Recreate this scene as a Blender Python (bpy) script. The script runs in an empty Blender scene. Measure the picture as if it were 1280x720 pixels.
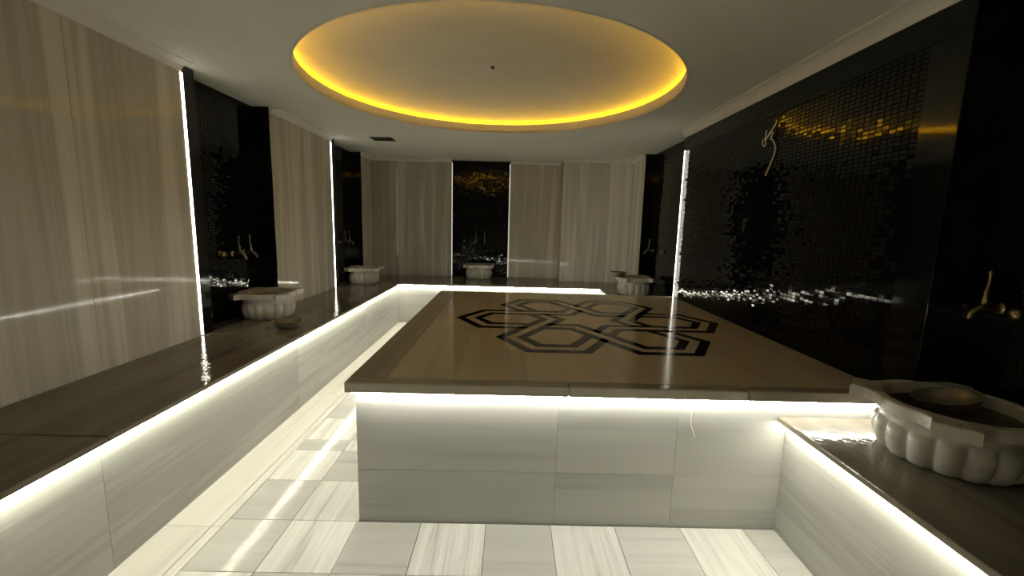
import bpy, bmesh, math, random
from mathutils import Vector, Matrix

random.seed(7)
sc = bpy.context.scene
COL = sc.collection
PI = math.pi

# ------------------------------------------------------------------ camera
CAM_Z = 1.4
F_PX, PITCH, ROLL, YAW = 532.6, 0.1461, 0.0253, 0.008
cam_d = bpy.data.cameras.new('camera')
cam = bpy.data.objects.new('camera', cam_d)
COL.objects.link(cam)
cam_d.sensor_width = 36.0
cam_d.lens = F_PX / 1280 * 36.0
cam_d.clip_start = 0.02
r0 = Vector((math.cos(YAW), -math.sin(YAW), 0))
h0 = Vector((math.sin(YAW), math.cos(YAW), 0))
zz = Vector((0, 0, 1))
fw = h0 * math.cos(PITCH) - zz * math.sin(PITCH)
u0 = h0 * math.sin(PITCH) + zz * math.cos(PITCH)
rr = r0 * math.cos(ROLL) + u0 * math.sin(ROLL)
uu = -r0 * math.sin(ROLL) + u0 * math.cos(ROLL)
cam.matrix_world = Matrix(((rr.x, uu.x, -fw.x, 0), (rr.y, uu.y, -fw.y, 0), (rr.z, uu.z, -fw.z, CAM_Z), (0, 0, 0, 1)))
sc.camera = cam

# ------------------------------------------------------------------ world, light levels, exposure
w = bpy.data.worlds.new('world')
sc.world = w
w.use_nodes = True
w.node_tree.nodes['Background'].inputs[0].default_value = (0.5, 0.47, 0.4, 1)
w.node_tree.nodes['Background'].inputs[1].default_value = 0.0
LED_RAD = 86.0          # radiance of the white strips hidden under the stone lips
VERT_RAD = 7.0          # vertical strips at the wall panels
DOME_RAD = 72.0          # amber strip on the ledge of the ceiling dome
LED_COL = (1.0, 0.99, 0.80)
DOME_COL = (1.0, 0.52, 0.01)
sc.view_settings.view_transform = 'Standard'
sc.view_settings.look = 'None'
sc.view_settings.gamma = 1.0
sc.view_settings.use_curve_mapping = False
sc.view_settings.exposure = 0.3
sc.cycles.max_bounces = 14
sc.cycles.diffuse_bounces = 10
sc.cycles.glossy_bounces = 6
sc.cycles.caustics_reflective = False
sc.cycles.caustics_refractive = False
sc.cycles.use_denoising = True
sc.cycles.sample_clamp_indirect = 4.0

# ------------------------------------------------------------------ dimensions (metres)
BZ = 0.566              # bench top
PZ = 0.698              # platform top
CZ = 2.39               # ceiling
WZ = 2.341              # under side of cornice
RZ = 2.31               # under side of the deeper cornice over the right mosaic wall
XL, XLN = -2.178, -2.318    # left wall face, back of its niches
XR, XRN = 1.739, 1.924      # right mosaic face, back of the near right niche
XM, XRF = 1.802, 1.925      # marble end of the right wall, back of the far right niche
YB, YBN, YB2 = 6.829, 6.945, 6.51
Y0 = -1.6
BLX, BLF = -1.511, -1.5485     # left bench lip and face
BRX, BRF = 1.2465, 1.29
BBY, BBF = 5.88, 5.925
PX0, PX1, PY0, PY1 = -0.7175, XR - 0.006, 1.80, 4.45
QX0, QY0, QY1 = -0.681, 1.84, 4.41
KW, KR = 0.97, 0.938

# ------------------------------------------------------------------ materials
def new_mat(name):
    m = bpy.data.materials.new(name)
    m.use_nodes = True
    nt = m.node_tree
    for n in list(nt.nodes):
        nt.nodes.remove(n)
    out = nt.nodes.new('ShaderNodeOutputMaterial')
    b = nt.nodes.new('ShaderNodeBsdfPrincipled')
    nt.links.new(b.outputs[0], out.inputs[0])
    return m, nt, b

def ramp(nt, stops, interp='LINEAR'):
    n = nt.nodes.new('ShaderNodeValToRGB')
    e = n.color_ramp.elements
    e[0].position, e[0].color = stops[0][0], (*stops[0][1], 1)
    e[1].position, e[1].color = stops[-1][0], (*stops[-1][1], 1)
    for p, c in stops[1:-1]:
        k = e.new(p)
        k.color = (*c, 1)
    n.color_ramp.interpolation = interp
    return n

def marble(name, stops, axis='z', across=9.0, rough=0.14, wet=0.0, fine=0.25, vary=0.12, along=0.035, spec=0.5):
    """veined marble; veins run along the local axis"""
    m, nt, b = new_mat(name)
    N, L = nt.nodes, nt.links
    tc = N.new('ShaderNodeTexCoord')
    oi = N.new('ShaderNodeObjectInfo')
    mul = N.new('ShaderNodeMath'); mul.operation = 'MULTIPLY'; mul.inputs[1].default_value = 83.0
    L.new(oi.outputs['Random'], mul.inputs[0])
    mp = N.new('ShaderNodeMapping')
    s = [across] * 3
    s['xyz'.index(axis)] = across * along
    mp.inputs['Scale'].default_value = s
    L.new(tc.outputs['Object'], mp.inputs['Vector'])
    add = N.new('ShaderNodeVectorMath'); add.operation = 'ADD'
    L.new(mp.outputs[0], add.inputs[0])
    L.new(mul.outputs[0], add.inputs[1])
    n1 = N.new('ShaderNodeTexNoise'); n1.inputs['Scale'].default_value = 1.0
    n1.inputs['Detail'].default_value = 5; n1.inputs['Roughness'].default_value = 0.6
    n1.inputs['Distortion'].default_value = 0.35
    L.new(add.outputs[0], n1.inputs['Vector'])
    n2 = N.new('ShaderNodeTexNoise'); n2.inputs['Scale'].default_value = 4.3
    n2.inputs['Detail'].default_value = 3; n2.inputs['Roughness'].default_value = 0.55
    L.new(add.outputs[0], n2.inputs['Vector'])
    mx = N.new('ShaderNodeMix'); mx.data_type = 'FLOAT'; mx.inputs[0].default_value = fine
    L.new(n1.outputs['Fac'], mx.inputs[2]); L.new(n2.outputs['Fac'], mx.inputs[3])
    cr = ramp(nt, stops)
    L.new(mx.outputs[0], cr.inputs[0])
    # slab to slab tone
    mr = N.new('ShaderNodeMapRange')
    mr.inputs['To Min'].default_value = 1 - vary; mr.inputs['To Max'].default_value = 1 + vary
    L.new(oi.outputs['Random'], mr.inputs['Value'])
    vm = N.new('ShaderNodeVectorMath'); vm.operation = 'SCALE'
    L.new(cr.outputs[0], vm.inputs[0]); L.new(mr.outputs[0], vm.inputs['Scale'])
    L.new(vm.outputs[0], b.inputs['Base Color'])
    b.inputs['Roughness'].default_value = rough
    b.inputs['Specular IOR Level'].default_value = spec
    # soft smudges in the polish
    n3 = N.new('ShaderNodeTexNoise'); n3.inputs['Scale'].default_value = 5.0; n3.inputs['Detail'].default_value = 4
    L.new(tc.outputs['Object'], n3.inputs['Vector'])
    m3 = N.new('ShaderNodeMapRange'); m3.inputs['From Min'].default_value = 0.35; m3.inputs['From Max'].default_value = 0.7
    m3.inputs['To Min'].default_value = rough * 0.85; m3.inputs['To Max'].default_value = rough * 1.2
    L.new(n3.outputs['Fac'], m3.inputs['Value']); L.new(m3.outputs[0], b.inputs['Roughness'])
    if wet:
        n4 = N.new('ShaderNodeTexNoise'); n4.inputs['Scale'].default_value = 26.0; n4.inputs['Detail'].default_value = 2
        L.new(tc.outputs['Object'], n4.inputs['Vector'])
        bp = N.new('ShaderNodeBump'); bp.inputs['Strength'].default_value = wet; bp.inputs['Distance'].default_value = 0.01
        L.new(n4.outputs['Fac'], bp.inputs['Height']); L.new(bp.outputs[0], b.inputs['Normal'])
    return m

def plain(name, col, rough=0.5, metal=0.0, spec=0.5, grain=0.0, gscale=40.0):
    m, nt, b = new_mat(name)
    b.inputs['Base Color'].default_value = (*col, 1)
    b.inputs['Roughness'].default_value = rough
    b.inputs['Metallic'].default_value = metal
    b.inputs['Specular IOR Level'].default_value = spec
    if grain:
        tc = nt.nodes.new('ShaderNodeTexCoord')
        n = nt.nodes.new('ShaderNodeTexNoise'); n.inputs['Scale'].default_value = gscale; n.inputs['Detail'].default_value = 4
        nt.links.new(tc.outputs['Object'], n.inputs['Vector'])
        cr = ramp(nt, [(0.3, tuple(c * (1 - grain) for c in col)), (0.7, tuple(min(1, c * (1 + grain)) for c in col))])
        nt.links.new(n.outputs['Fac'], cr.inputs[0]); nt.links.new(cr.outputs[0], b.inputs['Base Color'])
    return m

def glow(name, col, rad):
    m, nt, b = new_mat(name)
    b.inputs['Base Color'].default_value = (0.8, 0.8, 0.8, 1)
    b.inputs['Emission Color'].default_value = (*col, 1)
    b.inputs['Emission Strength'].default_value = rad
    return m

W1, W2, W3 = (0.34, 0.31, 0.26), (0.46, 0.43, 0.37), (0.56, 0.53, 0.47)
WALLSTOPS = [(0.30, (0.436, 0.409, 0.350)), (0.42, (0.568, 0.535, 0.462)), (0.47, (0.488, 0.455, 0.389)), (0.55, (0.660, 0.620, 0.535)), (0.62, (0.726, 0.693, 0.607)), (0.70, (0.620, 0.581, 0.495))]
M_WALL_X = marble('marble_wall_side', WALLSTOPS, 'z', 4.2, rough=0.06, fine=0.22, vary=0.06, along=0.03, spec=0.17)
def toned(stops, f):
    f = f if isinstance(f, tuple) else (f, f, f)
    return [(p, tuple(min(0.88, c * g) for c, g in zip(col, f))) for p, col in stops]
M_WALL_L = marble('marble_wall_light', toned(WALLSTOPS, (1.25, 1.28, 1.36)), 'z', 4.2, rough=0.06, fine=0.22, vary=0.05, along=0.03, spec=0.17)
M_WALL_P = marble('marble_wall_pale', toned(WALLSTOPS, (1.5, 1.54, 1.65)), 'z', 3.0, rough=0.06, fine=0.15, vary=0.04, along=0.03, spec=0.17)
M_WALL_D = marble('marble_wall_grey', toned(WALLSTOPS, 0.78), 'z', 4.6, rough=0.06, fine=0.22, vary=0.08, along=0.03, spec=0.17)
FACESTOPS = [(0.28, (0.228, 0.228, 0.213)), (0.38, (0.334, 0.331, 0.312)), (0.44, (0.289, 0.285, 0.266)), (0.50, (0.395, 0.391, 0.369)), (0.58, (0.426, 0.422, 0.395)), (0.72, (0.502, 0.494, 0.464))]
M_FACE_Y = marble('marble_face_along_y', [(p, tuple(0.55 * c + 0.45 * g for c, g in zip(col, (0.385, 0.38, 0.345)))) for p, col in FACESTOPS], 'y', 6.0, rough=0.2, fine=0.25, vary=0.04, along=0.05)
M_FACE_X = marble('marble_face_along_x', [(p, tuple(0.42 * c + 0.58 * g for c, g in zip(col, (0.385, 0.38, 0.355)))) for p, col in FACESTOPS], 'x', 5.0, rough=0.2, fine=0.25, vary=0.04)
BENCHSTOPS = [(0.3, (0.094, 0.078, 0.059)), (0.45, (0.143, 0.125, 0.097)), (0.6, (0.181, 0.156, 0.125)), (0.72, (0.225, 0.200, 0.162))]
M_BENCH_Y = marble('marble_bench_along_y', BENCHSTOPS, 'y', 8.0, rough=0.08, wet=0.2, vary=0.08, spec=0.24)
M_BENCH_X = marble('marble_bench_along_x', BENCHSTOPS, 'x', 8.0, rough=0.08, wet=0.2, vary=0.08, spec=0.24)
PLATSTOPS = [(0.3, (0.368, 0.308, 0.216)), (0.40, (0.480, 0.416, 0.312)), (0.6, (0.544, 0.480, 0.368)), (0.75, (0.591, 0.532, 0.424))]
M_PLAT = marble('marble_platform_beige', PLATSTOPS, 'y', 5.0, rough=0.12, wet=0.01, vary=0.06, fine=0.2)
BORDSTOPS = [(0.3, (0.230, 0.204, 0.153)), (0.45, (0.306, 0.276, 0.212)), (0.7, (0.374, 0.340, 0.272))]
M_BORD_Y = marble('marble_platform_border_y', BORDSTOPS, 'y', 8.0, rough=0.12, wet=0.01, vary=0.05)
M_BORD_X = marble('marble_platform_border_x', BORDSTOPS, 'x', 8.0, rough=0.12, wet=0.01, vary=0.05)
M_TILE_L = marble('marble_tile_striped', [(0.32, (0.46, 0.44, 0.39)), (0.45, (0.68, 0.665, 0.62)), (0.58, (0.76, 0.745, 0.70)), (0.7, (0.82, 0.81, 0.77))],
                  'y', 26.0, rough=0.08, fine=0.35, vary=0.06, wet=0.14, spec=0.13)
M_TILE_D = marble('marble_tile_grey', [(0.28, (0.36, 0.35, 0.32)), (0.42, (0.52, 0.51, 0.475)), (0.6, (0.58, 0.57, 0.53)), (0.75, (0.66, 0.65, 0.61))],
                  'x', 9.0, rough=0.08, fine=0.2, vary=0.1, wet=0.14, spec=0.13)
M_BORDER = marble('marble_floor_border', [(0.3, (0.58, 0.56, 0.5)), (0.5, (0.70, 0.68, 0.62)), (0.7, (0.76, 0.74, 0.69))], 'y', 14.0, rough=0.2, vary=0.04)
M_BORDER_X = marble('marble_floor_border_back', [(0.3, (0.58, 0.56, 0.5)), (0.5, (0.70, 0.68, 0.62)), (0.7, (0.76, 0.74, 0.69))], 'x', 14.0, rough=0.2, vary=0.04)
M_KURNA = marble('marble_basin', [(0.28, (0.27, 0.245, 0.195)), (0.42, (0.41, 0.38, 0.325)), (0.6, (0.50, 0.475, 0.42)), (0.75, (0.58, 0.555, 0.505))], 'z', 9.0, rough=0.3, vary=0.06, along=0.25)
M_KURNA_IN = plain('basin_dark_inside', (0.17, 0.15, 0.12), 0.25, grain=0.3, gscale=14)  # basin insides get a darker tone than the marble outside
M_GROUT = plain('grout', (0.17, 0.165, 0.15), 0.8, grain=0.2)
M_CEIL = plain('ceiling_paint', (0.91, 0.905, 0.835), 0.75, spec=0.2, grain=0.02, gscale=6)
M_DOME = plain('dome_paint', (0.86, 0.83, 0.74), 0.7, spec=0.2, grain=0.02, gscale=4)
M_LIP = plain('dome_lip_paint', (0.88, 0.85, 0.76), 0.7, spec=0.2)
M_CORN = plain('cornice_plaster', (0.86, 0.845, 0.78), 0.6, spec=0.3)
M_GRAN = plain('black_polished_stone', (0.005, 0.0048, 0.004), 0.07, spec=0.3, grain=0.4, gscale=120)
M_MOS = plain('black_glass_mosaic', (0.004, 0.0038, 0.0032), 0.06, spec=0.25)
M_JOINT = plain('black_joint', (0.009, 0.009, 0.008), 0.9, spec=0.1)
M_INLAY = plain('black_marble_inlay', (0.008, 0.007, 0.006), 0.12, spec=0.4, grain=0.4, gscale=30)
M_CHROME = plain('tap_chrome', (0.22, 0.205, 0.18), 0.3, metal=1.0)
M_BRASS = plain('tap_brass', (0.30, 0.23, 0.115), 0.32, metal=1.0, grain=0.15)
M_BRONZE = plain('bowl_bronze', (0.22, 0.185, 0.135), 0.36, metal=0.6, grain=0.3, gscale=25)
M_CORD = plain('cord_cotton', (0.62, 0.55, 0.38), 0.8, grain=0.15, gscale=200)
M_VENT = plain('vent_grille', (0.10, 0.09, 0.07), 0.5, grain=0.1)
M_HOOK = plain('hook_dark', (0.03, 0.022, 0.014), 0.4)
M_ALU = plain('strip_profile', (0.6, 0.58, 0.52), 0.35, metal=0.9)
M_LED = glow('led_white', LED_COL, LED_RAD)
M_LED_P = glow('led_white_platform', (1.0, 0.99, 0.87), LED_RAD)
M_VERT = glow('led_vertical', (1.0, 0.95, 0.78), VERT_RAD)
M_VERT_DIM = glow('led_vertical_dim', (1.0, 0.96, 0.84), 0.45)
M_AMBER = glow('led_amber', DOME_COL, DOME_RAD)
# mosaic tiles with their own emission, imitating glints of the strip beside them
M_GLINT, _nt, _b = new_mat('mosaic_glint_glow')
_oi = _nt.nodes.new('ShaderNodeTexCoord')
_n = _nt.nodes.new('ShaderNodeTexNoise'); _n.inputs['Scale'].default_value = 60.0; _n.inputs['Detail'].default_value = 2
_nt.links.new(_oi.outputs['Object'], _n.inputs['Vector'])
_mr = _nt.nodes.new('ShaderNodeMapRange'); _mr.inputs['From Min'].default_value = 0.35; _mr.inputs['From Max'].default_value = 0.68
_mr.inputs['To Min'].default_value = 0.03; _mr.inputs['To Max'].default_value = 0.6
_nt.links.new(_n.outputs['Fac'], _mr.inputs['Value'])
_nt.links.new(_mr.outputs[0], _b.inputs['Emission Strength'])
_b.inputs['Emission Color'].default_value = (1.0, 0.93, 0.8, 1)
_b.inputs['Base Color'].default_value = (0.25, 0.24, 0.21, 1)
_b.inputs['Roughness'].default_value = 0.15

# ------------------------------------------------------------------ helpers
def link(name, me, mat, parent=None, loc=(0, 0, 0)):
    o = bpy.data.objects.new(name, me)
    if mat and not me.materials:
        me.materials.append(mat)
    COL.objects.link(o)
    o.location = loc
    o.parent = parent
    return o

def empty(name, loc=(0, 0, 0), rz=0.0):
    o = bpy.data.objects.new(name, None)
    o.empty_display_size = 0.1
    COL.objects.link(o)
    o.location = loc
    o.rotation_euler = (0, 0, rz)
    return o

def tag(o, label=None, cat=None, group=None, kind=None):
    if label: o['label'] = label
    if cat: o['category'] = cat
    if group: o['group'] = group
    if kind: o['kind'] = kind
    return o

def bm_box(x0, x1, y0, y1, z0, z1, bevel=0.0, seg=1):
    bm = bmesh.new()
    vs = [bm.verts.new((x, y, z)) for x in (x0, x1) for y in (y0, y1) for z in (z0, z1)]
    for f in ((0, 1, 3, 2), (4, 6, 7, 5), (0, 4, 5, 1), (2, 3, 7, 6), (0, 2, 6, 4), (1, 5, 7, 3)):
        bm.faces.new([vs[i] for i in f])
    bmesh.ops.recalc_face_normals(bm, faces=bm.faces)
    if bevel:
        bmesh.ops.bevel(bm, geom=list(bm.edges), offset=bevel, segments=seg, affect='EDGES', profile=0.5)
    return bm

def to_mesh(name, bm, smooth=False):
    me = bpy.data.meshes.new(name)
    bm.to_mesh(me)
    bm.free()
    if smooth:
        for p in me.polygons:
            p.use_smooth = True
    return me

def box(name, mat, x0, x1, y0, y1, z0, z1, parent=None, bevel=0.0, seg=1):
    """box whose origin is its own centre (parent assumed unrotated)"""
    c = ((x0 + x1) / 2, (y0 + y1) / 2, (z0 + z1) / 2)
    me = to_mesh(name, bm_box(x0 - c[0], x1 - c[0], y0 - c[1], y1 - c[1], z0 - c[2], z1 - c[2], bevel, seg))
    loc = c
    if parent is not None:
        loc = tuple(c[i] - parent.location[i] for i in range(3))
    return link(name, me, mat, parent, loc)

def lathe_bm(profile, n=32, rfun=None):
    """profile [(r, z)], open at ends where r = 0"""
    bm = bmesh.new()
    rings = []
    for k, (r, z) in enumerate(profile):
        if r < 1e-6:
            rings.append([bm.verts.new((0, 0, z))])
        else:
            ring = []
            for i in range(n):
                t = 2 * PI * i / n
                q = rfun(k, r, t) if rfun else r
                ring.append(bm.verts.new((q * math.cos(t), q * math.sin(t), z)))
            rings.append(ring)
    for a, b in zip(rings, rings[1:]):
        if len(a) == 1 and len(b) == 1:
            continue
        for i in range(n):
            j = (i + 1) % n
            if len(a) == 1:
                bm.faces.new((a[0], b[j], b[i]))
            elif len(b) == 1:
                bm.faces.new((a[i], a[j], b[0]))
            else:
                bm.faces.new((a[i], a[j], b[j], b[i]))
    bmesh.ops.recalc_face_normals(bm, faces=bm.faces)
    return bm

def tube_bm(pts, radii, n=10, bm=None):
    bm = bm or bmesh.new()
    pts = [Vector(p) for p in pts]
    if not isinstance(radii, (list, tuple)):
        radii = [radii] * len(pts)
    rings = []
    ref = None
    for i, p in enumerate(pts):
        d = (pts[min(i + 1, len(pts) - 1)] - pts[max(i - 1, 0)]).normalized()
        if ref is None:
            ref = Vector((0, 0, 1)) if abs(d.z) < 0.8 else Vector((1, 0, 0))
        a = (ref - d * ref.dot(d)).normalized()
        ref = a
        b = d.cross(a)
        rings.append([bm.verts.new(p + (a * math.cos(2 * PI * k / n) + b * math.sin(2 * PI * k / n)) * radii[i]) for k in range(n)])
    for a, b in zip(rings, rings[1:]):
        for k in range(n):
            j = (k + 1) % n
            bm.faces.new((a[k], a[j], b[j], b[k]))
    bm.faces.new(list(reversed(rings[0])))
    bm.faces.new(rings[-1])
    bmesh.ops.recalc_face_normals(bm, faces=bm.faces)
    return bm

def smooth_path(pts, n=6):
    """Catmull-Rom"""
    P = [Vector(p) for p in pts]
    out = []
    for i in range(len(P) - 1):
        a, b, c, d = P[max(i - 1, 0)], P[i], P[i + 1], P[min(i + 2, len(P) - 1)]
        for k in range(n):
            t = k / n
            out.append(0.5 * ((2 * b) + (c - a) * t + (2 * a - 5 * b + 4 * c - d) * t * t + (3 * b - a - 3 * c + d) * t ** 3))
    out.append(P[-1])
    return out

# ------------------------------------------------------------------ the floor
floor = box('floor', M_GROUT, XLN - 0.1, 2.1, Y0 - 0.1, YBN + 0.15, -0.12, -0.008)
tag(floor, 'pale veined marble tile floor of the sunken walkway', kind='structure')
TS = 0.3055
tile_me = {}
def floor_tile(x0, x1, y0, y1, mat):
    g = 0.0013
    key = (round(x1 - x0, 4), round(y1 - y0, 4), mat.name)
    if key not in tile_me:
        a, b = (x1 - x0) / 2 - g, (y1 - y0) / 2 - g
        me = to_mesh('tile', bm_box(-a, a, -b, b, -0.006, 0.006, 0.0012))
        me.materials.append(mat)
        tile_me[key] = me
    o = bpy.data.objects.new('tile', tile_me[key])
    COL.objects.link(o)
    o.parent = floor
    c = Vector(((x0 + x1) / 2, (y0 + y1) / 2, -0.006 + random.uniform(-0.0004, 0.0004)))
    o.location = c - Vector(floor.location)
    o.rotation_euler = (random.uniform(-1, 1) * 0.0012, random.uniform(-1, 1) * 0.0012, 0)

xs = [-1.2865, -0.993] + [-0.993 + TS * k for k in range(1, 8)] + [BRF]
xs = [-1.2865, -0.993, -0.6885, -0.386, -0.0815, 0.2235, 0.526, 0.837, 1.142, BRF]
rows = [1.83 - TS * k - (0.0) for k in range(0, 9)]
for j in range(8):                           # in front of the platform and back under the camera
    y1, y0 = 1.833 - 0.3055 * j, 1.833 - 0.3055 * (j + 1)
    for i in range(len(xs) - 1):
        floor_tile(xs[i], xs[i + 1], y0, y1, M_TILE_L if (i + j) % 2 == 1 else M_TILE_D)
ys = [1.833, 2.147, 2.455, 2.585, 2.89, 3.195, 3.5, 3.805, 4.11, 4.415, 4.72, 5.025, 5.33, 5.635, 5.715]
for j in range(len(ys) - 1):                 # the walkway on the left of the platform
    for i in range(2):
        L_ = (i + j) % 2 == 1
        floor_tile(xs[i], xs[i + 1] if i < 1 else QX0 - 0.002, ys[j], ys[j + 1], M_TILE_L if L_ else M_TILE_D)
for j in range(10, len(ys) - 1):             # behind the platform
    if ys[j] < QY1: continue
    for i in range(2, len(xs) - 1):
        floor_tile(xs[i] if i > 2 else QX0 + 0.002, xs[i + 1], ys[j], ys[j + 1], M_TILE_L if (i + j) % 2 else M_TILE_D)
y = Y0
cuts = [Y0, -1.26, 0.26, 1.78, 3.3, 4.82, BBF - 0.003]
for a, b in zip(cuts, cuts[1:]):             # long border stones at the foot of the left bench
    box('border_stone', M_BORDER, BLF + 0.002, -1.338, a + 0.001, b - 0.001, -0.012, 0.002, floor, 0.0012)
    box('border_strip', M_BORDER, -1.3345, -1.2895, a + 0.001, b - 0.001, -0.012, 0.0, floor, 0.0012)
for a, b in ((-1.286, 0.0), (0.0, BRF - 0.003)):
    box('border_stone', M_BORDER_X, a + 0.001, b - 0.001, 5.718, BBF - 0.003, -0.012, 0.002, floor, 0.0012)

# ------------------------------------------------------------------ ceiling with round opening and shallow dome
DX, DY, DR = -0.150, 3.447, 1.374
def ceiling_bm():
    bm = bmesh.new()
    x0, x1, y0, y1 = XLN - 0.1, 2.1, Y0 - 0.1, YBN + 0.15
    angs = sorted([2 * PI * k / 128 for k in range(128)] + [math.atan2(y - DY, x - DX) % (2 * PI) for x in (x0, x1) for y in (y0, y1)])
    inner, outer = [], []
    for t in angs:
        c, s = math.cos(t), math.sin(t)
        ks = []
        if c > 1e-9: ks.append((x1 - DX) / c)
        if c < -1e-9: ks.append((x0 - DX) / c)
        if s > 1e-9: ks.append((y1 - DY) / s)
        if s < -1e-9: ks.append((y0 - DY) / s)
        k = min(ks)
        inner.append((DX + DR * c, DY + DR * s))
        outer.append((DX + k * c, DY + k * s))
    n = len(angs)
    V = [[bm.verts.new((*p, z)) for p in ring] for ring, z in ((outer, CZ), (inner, CZ), (inner, CZ + 0.02), (outer, CZ + 0.02))]
    for q in range(4):
        a, b = V[q], V[(q + 1) % 4]
        for i in range(n):
            j = (i + 1) % n
            bm.faces.new((a[i], a[j], b[j], b[i]))
    bmesh.ops.recalc_face_normals(bm, faces=bm.faces)
    return bm
ceiling = link('ceiling', to_mesh('ceiling', ceiling_bm()), M_CEIL)
tag(ceiling, 'matt plaster ceiling with a round lit dome recess', kind='structure')
RD = DR + 0.20
prof = [(DR + 0.02, CZ + 0.022), (RD, CZ + 0.022), (RD, CZ + 0.092)]
for k in range(1, 41):
    r = RD * (1 - (k / 40) ** 1.5)
    prof.append((r, CZ + 0.092 + 0.104 * (1 - (r / RD) ** 2.2)))
dome = link('dome', to_mesh('dome', lathe_bm(prof, 128), True), M_DOME, ceiling, (DX, DY, 0))
lip = link('dome_lip', to_mesh('dome_lip', lathe_bm([(DR, CZ - 0.001), (DR, CZ + 0.084), (DR + 0.018, CZ + 0.084), (DR + 0.018, CZ - 0.001), (DR, CZ - 0.001)], 128)), M_LIP, ceiling, (DX, DY, 0))
tag(lip, 'low upright plaster rim around the dome opening')
ledge = link('light_ledge', to_mesh('light_ledge', lathe_bm([(DR + 0.13, CZ + 0.0215), (DR + 0.13, CZ + 0.0605), (DR + 0.17, CZ + 0.0605), (DR + 0.17, CZ + 0.0215), (DR + 0.13, CZ + 0.0215)], 128)), M_LIP, ceiling, (DX, DY, 0))
led = link('light_ring', to_mesh('light_ring', lathe_bm([(DR + 0.14, CZ + 0.061), (DR + 0.14, CZ + 0.073), (DR + 0.155, CZ + 0.073), (DR + 0.155, CZ + 0.061), (DR + 0.14, CZ + 0.061)], 128)), M_AMBER, ceiling, (DX, DY, 0))
tag(led, 'amber light strip on the ledge of the dome')

hk = empty('ceiling_hook', (DX - 0.012, DY, CZ + 0.192))
tag(hk, 'tiny dark hook in the centre of the ceiling dome', 'hook')
link('base', to_mesh('hook_base', lathe_bm([(0, 0.004), (0.016, 0.004), (0.015, -0.006), (0.005, -0.008), (0, -0.008)], 20)), M_HOOK, hk)
link('stud', to_mesh('hook_stud', lathe_bm([(0, -0.007), (0.005, -0.007), (0.006, -0.014), (0, -0.016)], 12)), M_HOOK, hk)

# ceiling vent, left of the dome near the back
vt = empty('ceiling_vent', (-1.557, 5.335, CZ), 0.0)
tag(vt, 'small dark rectangular air grille in the ceiling near the back left corner', 'vent')
bmv = bmesh.new()
def add_box(bm, *a):
    t = bm_box(*a)
    me = bpy.data.meshes.new('t'); t.to_mesh(me); t.free()
    bm.from_mesh(me); bpy.data.meshes.remove(me)
for a in ((-0.13, 0.13, -0.1, -0.085), (-0.13, 0.13, 0.085, 0.1), (-0.13, -0.115, -0.085, 0.085), (0.115, 0.13, -0.085, 0.085)):
    add_box(bmv, *a, -0.008, 0.001)
link('frame', to_mesh('vent_frame', bmv), M_VENT, vt)
link('backing', to_mesh('vent_back', bm_box(-0.115, 0.115, -0.085, 0.085, -0.001, 0.0005)), M_JOINT, vt)
slat_me = to_mesh('slat', bm_box(-0.115, 0.115, -0.008, 0.008, -0.001, 0.001)); slat_me.materials.append(M_VENT)
for k in range(8):
    s = link('slat', slat_me, None, vt, (0, -0.07 + 0.02 * k, -0.004)); s.rotation_euler = (0.6, 0, 0)

# ------------------------------------------------------------------ walls
def wall_root(name, label, *b):
    o = box(name, M_JOINT, *b)
    return tag(o, label, kind='structure')

wl = wall_root('wall_left', 'left wall of vertical veined marble panels and black mosaic niches', XLN - 0.12, XLN - 0.012, Y0, YBN + 0.14, BZ, CZ + 0.02)
wr = wall_root('wall_right', 'right wall of black mosaic framed by black polished stone', XRF + 0.012, XRF + 0.12, Y0, YBN + 0.14, BZ, CZ + 0.02)
wb = wall_root('wall_back', 'back wall of marble panels with one black mosaic niche', XLN - 0.011, XRF + 0.011, YBN + 0.012, YBN + 0.14, BZ, CZ + 0.02)
wf = box('wall_front', M_WALL_X, XLN - 0.011, XRF + 0.011, Y0 - 0.1, Y0, 0, CZ + 0.02)
tag(wf, 'marble wall behind the viewer', kind='structure')

def panels(parent, axis, fixed0, fixed1, cuts, z0, z1, mat):
    for a, b in zip(cuts, cuts[1:]):
        if axis == 'y':
            box('panel', mat, fixed0, fixed1, a + 0.0006, b - 0.0006, z0, z1, parent, 0.0012)
        else:
            box('panel', mat, a + 0.0006, b - 0.0006, fixed0, fixed1, z0, z1, parent, 0.0012)

def cornice_y(parent, x, sgn, y0, y1, wz=None, ks=1.0):
    """plaster cove along a wall that runs in y; sgn points into the room"""
    bm = bmesh.new()
    wz = WZ if wz is None else wz
    top = CZ + 0.003 - wz
    pr = [(-0.02, 0), (0.012, 0), (0.016, 0.012), (0.03, 0.028), (0.055, 0.038), (0.09, 0.044), (0.09, 0.052), (-0.02, 0.052)]
    pr = [(u if u < 0 else u * ks, v * top / 0.052) for u, v in pr]
    A = [bm.verts.new((x + sgn * u, y0, wz + v)) for u, v in pr]
    B = [bm.verts.new((x + sgn * u, y1, wz + v)) for u, v in pr]
    for i in range(len(pr)):
        j = (i + 1) % len(pr)
        bm.faces.new((A[i], A[j], B[j], B[i]))
    bm.faces.new(A); bm.faces.new(list(reversed(B)))
    bmesh.ops.recalc_face_normals(bm, faces=bm.faces)
    o = link('cornice', to_mesh('cornice', bm), M_CORN, parent, tuple(-c for c in parent.location))
    return o
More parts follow.
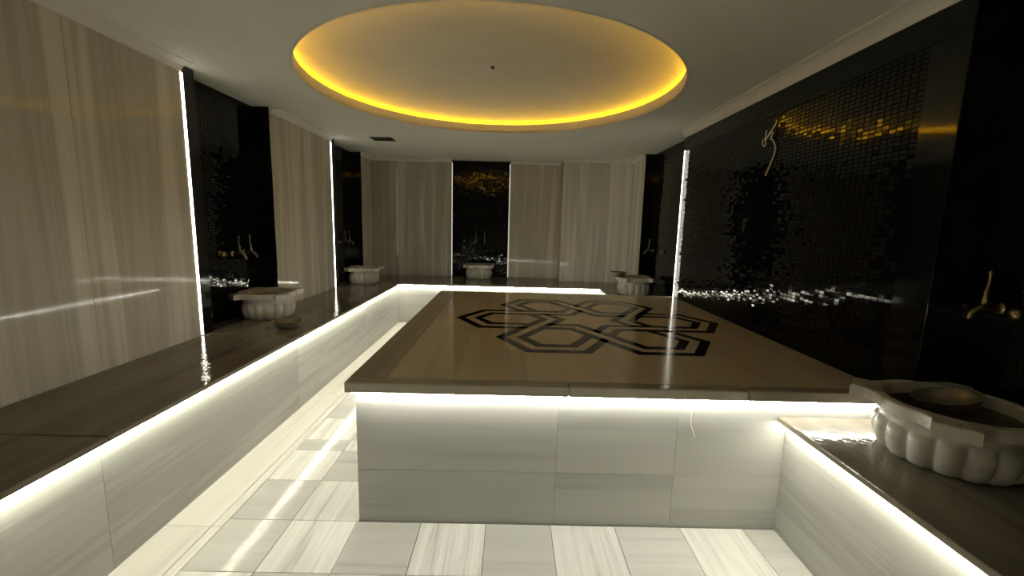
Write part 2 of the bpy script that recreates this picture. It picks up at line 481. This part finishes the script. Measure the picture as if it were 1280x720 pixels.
def cornice_x(parent, y, sgn, x0, x1):
    bm = bmesh.new()
    pr = [(-0.02, 0), (0.012, 0), (0.016, 0.012), (0.03, 0.028), (0.055, 0.038), (0.09, 0.044), (0.09, 0.052), (-0.02, 0.052)]
    A = [bm.verts.new((x0, y + sgn * u, WZ + v)) for u, v in pr]
    B = [bm.verts.new((x1, y + sgn * u, WZ + v)) for u, v in pr]
    for i in range(len(pr)):
        j = (i + 1) % len(pr)
        bm.faces.new((A[i], A[j], B[j], B[i]))
    bm.faces.new(A); bm.faces.new(list(reversed(B)))
    bmesh.ops.recalc_face_normals(bm, faces=bm.faces)
    return link('cornice', to_mesh('cornice', bm), M_CORN, parent, tuple(-c for c in parent.location))

TW, TH, TG = 0.038, 0.0215, 0.0012       # mosaic pitch and joint
def mosaic(parent, plane, face, sgn, a0, a1, z0, z1, name='mosaic', skip=None, tilt=0.009):
    """glass tiles as real, slightly uneven geometry joined into one part.
    plane 'x': tiles face +-x, run along y; plane 'y': tiles face +-y, run along x. sgn: outward normal sign"""
    verts, faces = [], []
    na = max(1, round((a1 - a0) / TW)); nz = max(1, round((z1 - z0) / TH))
    da, dz = (a1 - a0) / na, (z1 - z0) / nz
    # sheets of tiles are laid with their own slight lean
    lean = {}
    for i in range(na):
        for k in range(nz):
            if skip and skip(i, k): continue
            ca, cz = a0 + da * (i + 0.5), z0 + dz * (k + 0.5)
            sh = (i // 6, k // 12)
            if sh not in lean: lean[sh] = (random.gauss(0, 0.006), random.gauss(0, 0.007))
            ta = random.gauss(0, tilt) + lean[sh][0]; tz = random.gauss(0, tilt) + lean[sh][1]
            d = random.uniform(-0.0003, 0.0003)
            base = len(verts)
            for (ea, ez, h) in ((-1, -1, 0), (1, -1, 0), (1, 1, 0), (-1, 1, 0), (-1, -1, 1), (1, -1, 1), (1, 1, 1), (-1, 1, 1)):
                ins = 0.0012 if h == 0 else 0
                la = ea * (da / 2 - TG / 2 - (0.0016 if h == 0 else 0)); lz = ez * (dz / 2 - TG / 2 - (0.0016 if h == 0 else 0))
                depth = (d + la * ta + lz * tz) if h == 0 else -0.005
                if h == 0:
                    pass
                q = face + sgn * depth
                verts.append((q, ca + la, cz + lz) if plane == 'x' else (ca + la, q, cz + lz))
            # front and four sides
            fl = [(0, 1, 2, 3), (0, 4, 5, 1), (1, 5, 6, 2), (2, 6, 7, 3), (3, 7, 4, 0)]
            flip = (sgn > 0) if plane == 'y' else (sgn < 0)
            for f in fl:
                f = tuple(base + v for v in f)
                faces.append(tuple(reversed(f)) if flip else f)
    me = bpy.data.meshes.new(name)
    me.from_pydata(verts, [], faces)
    me.update()
    o = link(name, me, M_MOS, parent, tuple(-c for c in parent.location))
    tag(o, kind='stuff')
    return o, na, nz, da, dz

# left wall ------------------------------------------------------
panels(wl, 'y', XLN - 0.012, XL, [Y0, -0.75, -0.01, 0.73, 1.47, 2.216, 2.963], BZ, WZ + 0.01, M_WALL_X)
panels(wl, 'y', XLN - 0.012, XL, [4.006, 4.64, 5.311], BZ, WZ + 0.01, M_WALL_X)
panels(wl, 'y', XLN - 0.012, XL, [6.373, YB + 0.005], BZ, WZ + 0.01, M_WALL_X)
for a, b in ((Y0, 2.963), (4.006, 5.311), (6.373, YB)):
    cornice_y(wl, XL, 1, a, b)
for a, b in ((2.992, 4.006), (5.34, 6.373)):
    box('stone_jamb', M_GRAN, XLN - 0.012, XL - 0.004, a, a + 0.102, BZ, CZ, wl, 0.001)        # near jamb
    box('stone_jamb', M_GRAN, XLN - 0.012, XL - 0.002, b - 0.012, b - 0.0005, BZ, CZ, wl, 0.001)   # far return
    mosaic(wl, 'x', XLN, 1, a + 0.104, b - 0.014, BZ + 0.002, CZ - 0.002)

# back wall ------------------------------------------------------
NX0, NX1 = -0.925, -0.018
panels(wb, 'x', YB, YBN + 0.012, [XL + 0.002, -1.765, -1.348, NX0], BZ, WZ + 0.01, M_WALL_D)
panels(wb, 'x', YB, YBN + 0.012, [NX1, 0.407, 0.776], BZ, WZ + 0.01, M_WALL_X)
panels(wb, 'x', YB2, YBN + 0.012, [0.776, 1.154, 1.474], BZ, WZ + 0.01, M_WALL_L)
panels(wb, 'x', YB2, YBN + 0.012, [1.474, XM], BZ, WZ + 0.01, M_WALL_P)
cornice_x(wb, YB, -1, XL, NX0)
cornice_x(wb, YB, -1, NX1, 0.776)
cornice_x(wb, YB2, -1, 0.766, XM)
for a, b in ((NX0 + 0.001, NX0 + 0.012), (NX1 - 0.012, NX1 - 0.001)):
    box('stone_jamb', M_GRAN, a, b, YB + 0.012, YBN + 0.012, BZ, CZ, wb, 0.001)
mosaic(wb, 'y', YBN, -1, NX0 + 0.013, NX1 - 0.013, BZ + 0.002, CZ - 0.002)

# right wall -----------------------------------------------------
RY0, RY1 = 1.729, 4.445
MY0, MY1, MZ1 = 1.895, 4.408, 2.183
box('mosaic_backing', M_JOINT, XR + 0.004, XRF + 0.013, RY0 + 0.013, RY1 - 0.013, BZ, CZ, wr)
mosaic(wr, 'x', XR, -1, MY0, MY1 - 0.092, BZ + 0.002, MZ1, tilt=0.013)
fr = [RY0, 2.63, 3.54, RY1]
for a, b in zip(fr, fr[1:]):
    box('stone_frame', M_GRAN, XR - 0.003, XR + 0.02, a + 0.0005, b - 0.0005, MZ1 + 0.001, RZ + 0.01, wr, 0.001)
box('stone_pilaster', M_GRAN, XR - 0.003, XR + 0.02, RY0, MY0 - 0.001, BZ, MZ1, wr, 0.001)
box('stone_return', M_GRAN, XR - 0.001, XRN + 0.01, RY0 - 0.001, RY0 + 0.012, BZ, CZ, wr, 0.001)
box('stone_return', M_GRAN, XR + 0.001, XRF + 0.01, RY1 - 0.012, RY1, BZ, CZ, wr, 0.001)
cornice_y(wr, XR, -1, RY0, RY1, RZ, 0.8)
# marble end of the right wall, by the back corner
panels(wr, 'y', XM, XRF + 0.012, [5.92, 6.21, YB2], BZ, WZ + 0.01, M_WALL_L)
cornice_y(wr, XM, -1, 5.92, YB2)
box('stone_return', M_GRAN, XM + 0.002, XRF + 0.01, 5.906, 5.919, BZ, CZ, wr, 0.001)
mosaic(wr, 'x', XRF, -1, RY1 + 0.002, 5.904, BZ + 0.002, CZ - 0.002)
# the near right niche: the tiles nearest the far return show largest, each is a part of its own
NY0, NY1 = 0.41, RY0 - 0.002
na = round((NY1 - NY0) / TW); nz = round((CZ - BZ - 0.004) / TH)
da, dz = (NY1 - NY0) / na, (CZ - BZ - 0.004) / nz
single = [(i, k) for i in range(na - 4, na) for k in range(nz)]
single = set(sorted(single, key=lambda q: -q[0])[:296])
box('niche_backing', M_JOINT, XRN + 0.0045, XRF + 0.012, NY0, NY1, BZ, CZ, wr)
mosaic(wr, 'x', XRN, -1, NY0, NY1, BZ + 0.002, CZ - 0.002, skip=lambda i, k: (i, k) in single)
bmt = bmesh.new()
a_, z_ = da / 2 - TG / 2, dz / 2 - TG / 2
v = [bmt.verts.new(p) for p in ((0, -a_ + .0016, -z_ + .0016), (0, a_ - .0016, -z_ + .0016), (0, a_ - .0016, z_ - .0016), (0, -a_ + .0016, z_ - .0016),
                                (0.005, -a_, -z_), (0.005, a_, -z_), (0.005, a_, z_), (0.005, -a_, z_))]
for f in ((3, 2, 1, 0), (0, 1, 5, 4), (1, 2, 6, 5), (2, 3, 7, 6), (3, 0, 4, 7)):
    bmt.faces.new([v[q] for q in f])
mt_me = to_mesh('mosaic_tile', bmt); mt_me.materials.append(M_MOS)
for (i, k) in sorted(single):
    o = bpy.data.objects.new('mosaic_tile', mt_me)
    COL.objects.link(o)
    o.parent = wr
    o.location = Vector((XRN, NY0 + da * (i + 0.5), BZ + 0.002 + dz * (k + 0.5))) - Vector(wr.location)
    o.rotation_euler = (0, random.gauss(0, 0.008), random.gauss(0, 0.008))
panels(wr, 'y', XR, XRF + 0.012, [Y0, -0.6, NY0 - 0.001], BZ, WZ + 0.01, M_WALL_X)
cornice_y(wr, XR, -1, Y0, NY0 - 0.001)

# ------------------------------------------------------------------ benches
def led_bar(parent, mat, *b):
    o = box('light_strip', mat, *b, parent)
    return tag(o, 'glowing white light strip hidden under the stone lip')

bl = empty('marble_bench', (BLF - 0.3, 0, 0))
tag(bl, 'long marble bench with a lit front running along the left wall', 'bench')
cutsL = [Y0, 0.0, 1.53, 3.056, 4.58, BBY]
for i, (a, b) in enumerate(zip(cutsL, cutsL[1:])):
    b2 = b - 0.0006 if i < len(cutsL) - 2 else YBN + 0.011
    box('seat_slab', M_BENCH_Y, XLN - 0.011, BLX, a + 0.0006, b2, BZ - 0.026, BZ, bl, 0.005, 2)
fl = [Y0, 0.0, 1.53, 3.056, 4.58, BBF]
for a, b in zip(fl, fl[1:]):
    box('face_slab', M_FACE_Y, BLF - 0.022, BLF, a + 0.0006, b - 0.0006, -0.008, BZ - 0.0265, bl, 0.001)
led_bar(bl, M_LED, BLF + 0.019, BLF + 0.027, Y0 + 0.02, BBF - 0.02, BZ - 0.0305, BZ - 0.0265)
box('carcass', M_GROUT, XLN - 0.011, BLF - 0.0225, Y0, YBN, -0.008, BZ - 0.027, bl)

bb = empty('marble_bench', (0, BBF + 0.5, 0))
tag(bb, 'marble bench with a lit front running along the back wall', 'bench')
cx = [BLX + 0.001, -0.925, -0.02, BRX - 0.001]
for a, b in zip(cx, cx[1:]):
    box('seat_slab', M_BENCH_X, a + 0.0006, b - 0.0006, BBY, YBN + 0.011, BZ - 0.026, BZ, bb, 0.005, 2)
cx = [BLF + 0.001, -0.3, BRF - 0.001]
for a, b in zip(cx, cx[1:]):
    box('face_slab', M_FACE_X, a + 0.0006, b - 0.0006, BBF, BBF + 0.022, -0.008, BZ - 0.0265, bb, 0.001)
led_bar(bb, M_LED, BLX + 0.01, BRX - 0.01, BBF - 0.027, BBF - 0.019, BZ - 0.0305, BZ - 0.0265)
box('carcass', M_GROUT, BLF + 0.001, BRF - 0.001, BBF + 0.0225, YBN, -0.008, BZ - 0.027, bb)

br = empty('marble_bench', (BRF + 0.3, 0, 0))
tag(br, 'near marble bench on the right with the big close up basin on it', 'bench')
cy = [Y0, 0.3, QY0 - 0.001]
for a, b in zip(cy, cy[1:]):
    box('seat_slab', M_BENCH_Y, BRX, XRF, a + 0.0006, b - 0.0006, BZ - 0.026, BZ, br, 0.005, 2)
    box('face_slab', M_FACE_Y, BRF, BRF + 0.022, a + 0.0006, b - 0.0006, -0.008, BZ - 0.0265, br, 0.001)
led_bar(br, M_LED, BRF - 0.027, BRF - 0.019, Y0 + 0.02, QY0 - 0.012, BZ - 0.0305, BZ - 0.0265)
box('carcass', M_GROUT, BRF + 0.0225, XRF, Y0, QY0 - 0.02, -0.008, BZ - 0.027, br)

bf = empty('marble_bench', (BRF + 0.3, 5.5, 0))
tag(bf, 'short marble bench in the back right corner behind the raised platform', 'bench')
box('seat_slab', M_BENCH_Y, BRX, XRF, PY1 + 0.012, BBY - 0.001, BZ - 0.026, BZ, bf, 0.005, 2)
box('seat_slab', M_BENCH_Y, BRX, XRF, BBY + 0.0005, YBN + 0.011, BZ - 0.026, BZ, bf, 0.005, 2)
box('face_slab', M_FACE_Y, BRF, BRF + 0.022, PY1 + 0.012, BBF - 0.001, -0.008, BZ - 0.0265, bf, 0.001)
led_bar(bf, M_LED, BRF - 0.027, BRF - 0.019, PY1 + 0.03, BBF - 0.03, BZ - 0.0305, BZ - 0.0265)
box('carcass', M_GROUT, BRF + 0.0225, XRF, PY1 + 0.02, YBN, -0.008, BZ - 0.027, bf)

# ------------------------------------------------------------------ raised platform with the inlaid rosette
pf = empty('marble_platform', (0.55, 3.3, 0))
tag(pf, 'raised marble platform with a black six petal star inlaid in its top', 'platform')
SLB = 0.05
# border stones
BWX, BWY = 0.174, 0.066
box('border_stone', M_BORD_Y, PX0, PX0 + BWX, PY0 + BWY, PY1, PZ - SLB, PZ, pf, 0.006, 2)
bx = [PX0, 0.28, 1.08, PX1]
for a, b in zip(bx, bx[1:]):
    box('border_stone', M_BORD_X, a + 0.0004, b - 0.0004, PY0, PY0 + BWY - 0.0005, PZ - SLB, PZ, pf, 0.006, 2)
tx = [PX0 + BWX, -0.244, 0.098, 0.385, 0.579, 0.94, 1.22, PX1]
for a, b in zip(tx, tx[1:]):
    for c, d in ((PY0 + BWY, 3.18), (3.18, PY1)):
        box('top_slab', M_PLAT, a + 0.0004, b - 0.0004, c + 0.0004, d - 0.0004, PZ - SLB, PZ - 0.0003, pf, 0.0006)
# base
bx = [QX0, 0.24, 0.79, XR - 0.001]
for a, b in zip(bx, bx[1:]):
    for c, d in ((-0.008, 0.262), (0.262, PZ - SLB - 0.0005)):
        box('base_slab', M_FACE_X, a + 0.0003, b - 0.0003, QY0, QY0 + 0.02, c + 0.0003, d - 0.0003, pf, 0.0008)
        box('base_slab', M_FACE_X, a + 0.0003, min(b, BRF + 0.02) - 0.0003, QY1 - 0.02, QY1, c + 0.0003, d - 0.0003, pf, 0.0008) if a < BRF else None
byy = [QY0 + 0.0205, 3.25, QY1 - 0.0205]
for a, b in zip(byy, byy[1:]):
    box('base_slab', M_FACE_Y, QX0, QX0 + 0.02, a, b, -0.008, PZ - SLB - 0.0005, pf, 0.0008)
box('carcass', M_GROUT, QX0 + 0.021, XR - 0.006, QY0 + 0.0215, QY1 - 0.021, -0.008, PZ - SLB - 0.001, pf)
led_bar(pf, M_LED_P, QX0 - 0.01, XR - 0.01, QY0 - 0.025, QY0 - 0.017, PZ - SLB - 0.005, PZ - SLB - 0.0008)
led_bar(pf, M_LED_P, QX0 - 0.025, QX0 - 0.017, QY0 + 0.02, QY1, PZ - SLB - 0.005, PZ - SLB - 0.0008)
led_bar(pf, M_LED_P, QX0 - 0.01, BRX - 0.02, QY1 + 0.017, QY1 + 0.025, PZ - SLB - 0.005, PZ - SLB - 0.0008)
# loose wire end of the light strip on the platform front
wire = link('light_wire', to_mesh('light_wire', tube_bm(smooth_path([(0.845, QY0 - 0.012, 0.592), (0.848, QY0 - 0.006, 0.56), (0.85, QY0 - 0.004, 0.52), (0.866, QY0 - 0.004, 0.475), (0.872, QY0 - 0.004, 0.455)], 5), 0.0018, 6), True), plain('wire_white', (0.8, 0.78, 0.7), 0.4), pf, (-0.55, -3.3, 0))
tag(wire, 'thin pale wire end hanging from the light strip')

# rosette: six hexagonal rings that share their sides, woven over and under
RC = Vector((0.65, 3.39)) * KR; RW, RLEN, RCEN = 0.34 * KR, 0.4455 * KR, 0.6245 * KR
S60 = math.sin(PI / 3)
def hexpts(d):
    wv, lv = RW - d, RLEN - d / S60
    q = lv - wv / math.tan(PI / 3)
    return [(RCEN + lv, 0), (RCEN + q, wv), (RCEN - q, wv), (RCEN - lv, 0), (RCEN - q, -wv), (RCEN + q, -wv)]
def prism(name, mat, pts, z0, z1, parent):
    c = Vector((sum(p[0] for p in pts) / len(pts), sum(p[1] for p in pts) / len(pts)))
    bm = bmesh.new()
    A = [bm.verts.new((p[0] - c.x, p[1] - c.y, z0 - z1)) for p in pts]
    B = [bm.verts.new((p[0] - c.x, p[1] - c.y, 0)) for p in pts]
    bm.faces.new(B); bm.faces.new(list(reversed(A)))
    for i in range(len(pts)):
        j = (i + 1) % len(pts)
        bm.faces.new((A[i], A[j], B[j], B[i]))
    bmesh.ops.recalc_face_normals(bm, faces=bm.faces)
    return link(name, to_mesh(name, bm), mat, parent, Vector((c.x, c.y, z1)) - Vector(parent.location))
for k in range(6):
    a = k * PI / 3
    def R_(p): return (RC.x + p[0] * math.cos(a) - p[1] * math.sin(a), RC.y + p[0] * math.sin(a) + p[1] * math.cos(a))
    for d0, d1 in ((0.0, 0.062 * KR), (0.123 * KR, 0.185 * KR)):
        H0, H1 = hexpts(d0), hexpts(d1)
        for i in range(6):
            j = (i + 1) % 6
            lift = 0.0002 * ((i + k) % 2) + (0.0003 if d0 > 0 else 0)
            prism('inlay_strip', M_INLAY, [R_(H0[i]), R_(H0[j]), R_(H1[j]), R_(H1[i])], PZ - 0.004, PZ + 0.0003 + lift, pf)
    # light bar that crosses over the neighbouring ring: y in [-.278,-.217], between the neighbour's lines v = .155 .. .34
    def cross(yv, vv):
        # v = x*sin60 + y*cos60 in the frame turned by -60 degrees
        return ((vv - yv * 0.5) / S60, yv)
    q = [cross(yv * KR, vv * KR) for yv, vv in ((-0.278, 0.1555), (-0.278, 0.34), (-0.217, 0.34), (-0.217, 0.1555))]
    prism('inlay_bar', M_PLAT, [R_(p) for p in q], PZ - 0.004, PZ + 0.0013, pf)

# ------------------------------------------------------------------ vertical light strips
def strip_thing(label, cx_, cy_, wx, wy, z0, z1, mat):
    t = empty('light_strip', (cx_, cy_, z0))
    tag(t, label, 'light strip', 'upright light strips at the wall panels')
    box('profile', M_ALU, cx_ - wx / 2 - 0.0, cx_ + wx / 2, cy_ - wy / 2, cy_ + wy / 2, z0, z0 + 0.006, t)
    box('profile', M_ALU, cx_ - wx / 2 - 0.0, cx_ + wx / 2, cy_ - wy / 2, cy_ + wy / 2, z1 - 0.006, z1, t)
    box('diffuser', mat, cx_ - wx / 2, cx_ + wx / 2, cy_ - wy / 2, cy_ + wy / 2, z0 + 0.006, z1 - 0.006, t, 0.002)
    return t
strip_thing('bright vertical light strip beside the nearest black niche on the left wall', XL - 0.003, 2.974, 0.014, 0.018, BZ, WZ, M_VERT)
strip_thing('bright vertical light strip beside the farther black niche on the left wall', XL - 0.003, 5.321, 0.014, 0.018, BZ, WZ, M_VERT)
strip_thing('thin dim vertical light line on the left edge of the back niche', NX0 + 0.003, YB + 0.003, 0.012, 0.014, BZ, WZ, M_VERT_DIM)
strip_thing('thin dim vertical light line on the right edge of the back niche', NX1 - 0.003, YB + 0.003, 0.012, 0.014, BZ, WZ, M_VERT_DIM)
# strip and glowing glint tiles at the far end of the right wall
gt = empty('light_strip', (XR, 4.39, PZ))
tag(gt, 'vertical light strip and mosaic tiles with its reflections painted as glow at the far end of the right wall', 'light strip', 'upright light strips at the wall panels')
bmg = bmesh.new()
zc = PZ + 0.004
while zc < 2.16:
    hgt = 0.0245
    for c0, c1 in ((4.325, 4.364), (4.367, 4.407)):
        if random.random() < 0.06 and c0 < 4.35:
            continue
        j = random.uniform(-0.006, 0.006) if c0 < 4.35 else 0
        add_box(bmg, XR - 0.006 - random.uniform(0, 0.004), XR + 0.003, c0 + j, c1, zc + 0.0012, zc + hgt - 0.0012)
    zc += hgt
gl = link('glint_tiles', to_mesh('glint_tiles', bmg), M_GLINT, gt, tuple(-c for c in gt.location))
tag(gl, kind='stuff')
box('diffuser', M_VERT, XR - 0.008, XR + 0.003, 4.412, 4.424, PZ + 0.003, 2.182, gt, 0.002)

# ------------------------------------------------------------------ basins
NL = 16
body_prof = [(0.0, 0.004), (0.15, 0.0), (0.182, 0.0), (0.197, 0.008), (0.209, 0.026), (0.218, 0.052), (0.222, 0.08), (0.221, 0.104), (0.214, 0.121), (0.205, 0.129),
             (0.202, 0.133), (0.203, 0.148), (0.209, 0.162), (0.218, 0.176), (0.2, 0.177), (0.19, 0.15), (0.172, 0.1), (0.13, 0.055), (0.07, 0.036), (0.0, 0.032)]
lobe = [0, 0, 0.5, 0.8, 0.95, 1, 1, 1, 0.8, 0.3, 0, 0, 0, 0, 0, 0, 0, 0, 0, 0]
def body_r(k, r, t):
    c = abs(math.cos(NL * t / 2))
    return r - lobe[k] * 0.025 * (1 - c ** 0.6)
def rim_out(t):
    # round rim with a squared ear at each diagonal
    best = 0.236
    for q in range(4):
        d = (t - (PI / 4 + q * PI / 2) + PI) % (2 * PI) - PI
        hw = 0.205
        if abs(d) < hw:
            best = max(best, 0.298 / math.cos(d))
        elif abs(d) < hw + 0.26:
            u = (abs(d) - hw) / 0.26
            best = max(best, 0.236 + (0.266 - 0.236) * (1 - u) ** 2)
    return best
LIN0 = 13
def rim_bm():
    n = 192
    z1, z0 = 0.22, 0.176
    prof = [(0, z0), (0, z1 - 0.006), (-0.004, z1 - 0.001), (-0.008, z1)]      # outer, offset inward
    bm = bmesh.new()
    rings = []
    for off, z in prof:
        rings.append([bm.verts.new(((rim_out(2 * PI * i / n) + off) * math.cos(2 * PI * i / n), (rim_out(2 * PI * i / n) + off) * math.sin(2 * PI * i / n), z)) for i in range(n)])
    for r, z in ((0.206, z1), (0.2, z1 - 0.004), (0.198, z1 - 0.02), (0.194, z0)):
        rings.append([bm.verts.new((r * math.cos(2 * PI * i / n), r * math.sin(2 * PI * i / n), z)) for i in range(n)])
    for a, b in zip(rings, rings[1:] + rings[:1]):
        for i in range(n):
            j = (i + 1) % n
            bm.faces.new((a[i], a[j], b[j], b[i]))
    bmesh.ops.recalc_face_normals(bm, faces=bm.faces)
    return bm
body_me = to_mesh('basin_body', lathe_bm(body_prof[:14], NL * 10, body_r), True); body_me.materials.append(M_KURNA)
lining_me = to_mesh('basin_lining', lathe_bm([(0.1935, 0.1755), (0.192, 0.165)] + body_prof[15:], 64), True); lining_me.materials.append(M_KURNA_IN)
rim_me = to_mesh('basin_rim', rim_bm()); rim_me.materials.append(M_KURNA)
def basin(label, x, y, rz, sc_=0.95):
    t = empty('marble_basin', (x, y, BZ), rz)
    tag(t, label, 'basin', 'carved marble wash basins on the benches')
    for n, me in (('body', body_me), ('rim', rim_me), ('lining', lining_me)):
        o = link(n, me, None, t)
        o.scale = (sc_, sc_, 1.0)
        if n == 'lining': tag(o, 'darker stone inside of the basin')
    return t
basin('big carved marble basin close up on the near right bench', 1.683, 1.512, 0.0, 1.02)
basin('lobed marble basin in the nearest left niche with a dark bowl lying beside it', -2.085, 3.655, 0.12)
basin('marble basin in the farther left niche near the back left corner', -1.98, 5.82, 0.1, 0.9)
basin('marble basin in the middle niche of the back wall', -0.472, 6.655, 0.0, 0.92)
basin('marble basin in the back right corner with a dark bowl on its rim', 1.61, 5.43, 0.0)

# ------------------------------------------------------------------ bath bowls
bowl_prof = [(0.0, 0.012), (0.012, 0.011), (0.03, 0.004), (0.05, 0.0), (0.06, 0.003), (0.08, 0.017), (0.095, 0.034), (0.103, 0.052), (0.106, 0.0545), (0.105, 0.057), (0.100, 0.055),
             (0.090, 0.036), (0.075, 0.021), (0.055, 0.009), (0.034, 0.008), (0.018, 0.018), (0.0, 0.021)]
bowl_me = to_mesh('bath_bowl', lathe_bm(bowl_prof, 48), True); bowl_me.materials.append(M_BRONZE)
def bowl(label, loc, rot=(0, 0, 0)):
    o = link('bath_bowl', bowl_me, None, None, loc)
    o.rotation_euler = rot
    tag(o, label, 'bowl', 'shallow bronze bath bowls')
bowl('shallow dark bronze bowl lying on the left bench in front of a basin', (-1.722, 3.27, BZ + 0.0005))
bowl('dark bronze bowl balanced on the rim of the basin in the back right corner', (1.40, 5.43, BZ + 0.2205))
bowl('bronze bowl leaning inside the big close up basin on the right', (1.745, 1.585, BZ + 0.16), (-0.12, -0.2, 0))

# ------------------------------------------------------------------ taps
def tap_meshes():
    d = {}
    bm = lathe_bm([(0, 0), (0.026, 0), (0.026, 0.006), (0.018, 0.012), (0, 0.012)], 24)
    bmesh.ops.rotate(bm, verts=bm.verts, cent=(0, 0, 0), matrix=Matrix.Rotation(PI / 2, 3, 'Y'))
    d['flange'] = to_mesh('flange', bm, False)
    bm = tube_bm(smooth_path([(0.008, 0, 0), (0.03, 0, 0), (0.06, 0, 0.002), (0.085, 0, -0.004), (0.105, 0, -0.022), (0.112, 0, -0.045)], 4),
                 [0.013] * 8 + [0.016] * 4 + [0.0125] * 9, 14)
    d['spout'] = to_mesh('spout', bm, True)
    d['stem'] = to_mesh('stem', lathe_bm([(0, 0.0), (0.014, 0.002), (0.013, 0.02), (0.009, 0.028), (0.009, 0.045), (0.012, 0.05), (0, 0.052)], 18), True)
    bm = tube_bm(smooth_path([(0, 0, 0.046), (-0.004, 0, 0.07), (-0.006, 0, 0.1), (-0.004, 0, 0.128), (0.0, 0, 0.135)], 4), [0.008] * 4 + [0.0065] * 8 + [0.009] * 5, 10)
    d['lever'] = to_mesh('lever', bm, True)
    bm = lathe_bm([(0, 0), (0.03, 0.0), (0.03, 0.006), (0.022, 0.012), (0.024, 0.03), (0.019, 0.042), (0.0, 0.046)], 24)
    bmesh.ops.rotate(bm, verts=bm.verts, cent=(0, 0, 0), matrix=Matrix.Rotation(PI / 2, 3, 'Y'))
    d['knob'] = to_mesh('knob', bm, True)
    return d
TM = tap_meshes()
def tap(label, x, y, z, rz, mat_body, mat_lever, group):
    t = empty('wall_tap', (x, y, z), rz)
    tag(t, label, 'tap', group)
    for n, m in (('flange', mat_body), ('spout', mat_body), ('stem', mat_body), ('lever', mat_lever)):
        me = TM[n].copy() if TM[n].materials and TM[n].materials[0] != m else TM[n]
        if not me.materials: me.materials.append(m)
        else: me.materials[0] = m
        loc = (0.062, 0, 0.012) if n in ('stem', 'lever') else (0, 0, 0)
        link(n, me, None, t, loc)
def knob(label, x, y, z, rz, mat, group):
    t = empty('valve_knob', (x, y, z), rz)
    tag(t, label, 'knob', group)
    me = TM['knob'].copy(); me.materials.clear(); me.materials.append(mat)
    link('cap', me, None, t)
XT = XLN + 0.0005
g1, g2 = 'wall taps above the basins', 'round valve knobs beside the taps'
tap('tap with upright lever in the nearest left niche, closer to the round knob', XT, 3.58, 1.105, 0, M_CHROME, M_CHROME, g1)
tap('tap with upright lever in the nearest left niche, closer to the marble panel', XT, 3.735, 1.11, 0, M_CHROME, M_CHROME, g1)
knob('round pale valve knob beside the taps in the nearest left niche', XT, 3.425, 1.11, 0, M_BRASS, g2)
tap('small tap in the farther left niche, beside the round knob', XT, 5.90, 1.12, 0, M_CHROME, M_CHROME, g1)
tap('small tap in the farther left niche, beside the far black jamb', XT, 6.05, 1.12, 0, M_CHROME, M_CHROME, g1)
knob('round valve knob in the farther left niche', XT, 5.75, 1.12, 0, M_CHROME, g2)
tap('left one of the two taps in the back niche', -0.546, YBN - 0.0005, 1.14, -PI / 2, M_CHROME, M_CHROME, g1)
tap('right one of the two taps in the back niche', -0.404, YBN - 0.0005, 1.14, -PI / 2, M_CHROME, M_CHROME, g1)
XT = XRF - 0.0005
tap('tap with lever in the back right niche', XT, 5.72, 1.11, PI, M_CHROME, M_CHROME, g1)
knob('round valve knob in the back right niche', XT, 5.35, 1.11, PI, M_BRASS, g2)
tap('brass tap above the big close up basin on the right', XRN - 0.0005, 1.632, 1.125, PI, M_BRASS, M_BRASS, g1)
knob('round brass valve knob cut by the right edge of the photo', XRN - 0.0005, 1.552, 1.115, PI, M_BRASS, g2)

# ------------------------------------------------------------------ knotted cord on the right wall
def cord_pt(u, v, out=0.008):
    """u, v in metres along -y / up from the knot"""
    return (XR - out, 2.99 - u, 2.02 + v)
K = 1 / 8.0
def px(x, y, out):          # sketch units of the knot (about 8 per 1.3 cm)
    return cord_pt((x - 255) * 0.00098, -(y - 255) * 0.00072, out)
main = [px(335, 105, 0.004), px(318, 150, 0.01), px(300, 195, 0.02), px(270, 240, 0.026), px(235, 250, 0.022), px(207, 262, 0.018), px(208, 290, 0.016), px(230, 318, 0.018),
        px(255, 300, 0.022), px(258, 265, 0.026), px(290, 240, 0.03), px(325, 212, 0.026), px(320, 235, 0.02), px(290, 262, 0.014), px(310, 272, 0.014),
        px(340, 315, 0.013), px(355, 370, 0.011), px(340, 430, 0.01), px(305, 515, 0.009), px(265, 590, 0.008)]
cd = empty('knotted_cord', cord_pt(0, 0, 0.0))
tag(cd, 'thin pale knotted cord hanging on the black mosaic of the right wall', 'cord')
neg = tuple(-c for c in cd.location)
link('cord', to_mesh('cord', tube_bm(smooth_path(main, 7), 0.0042, 8), True), M_CORD, cd, neg)
link('loose_end', to_mesh('loose_end', tube_bm(smooth_path([px(248, 175, 0.02), px(248, 205, 0.024), px(258, 240, 0.03), px(262, 262, 0.03)], 5), 0.004, 8), True), M_CORD, cd, neg)
link('peg', to_mesh('peg', tube_bm([px(335, 105, -0.003), px(335, 105, 0.012)], 0.005, 10)), M_HOOK, cd, neg)
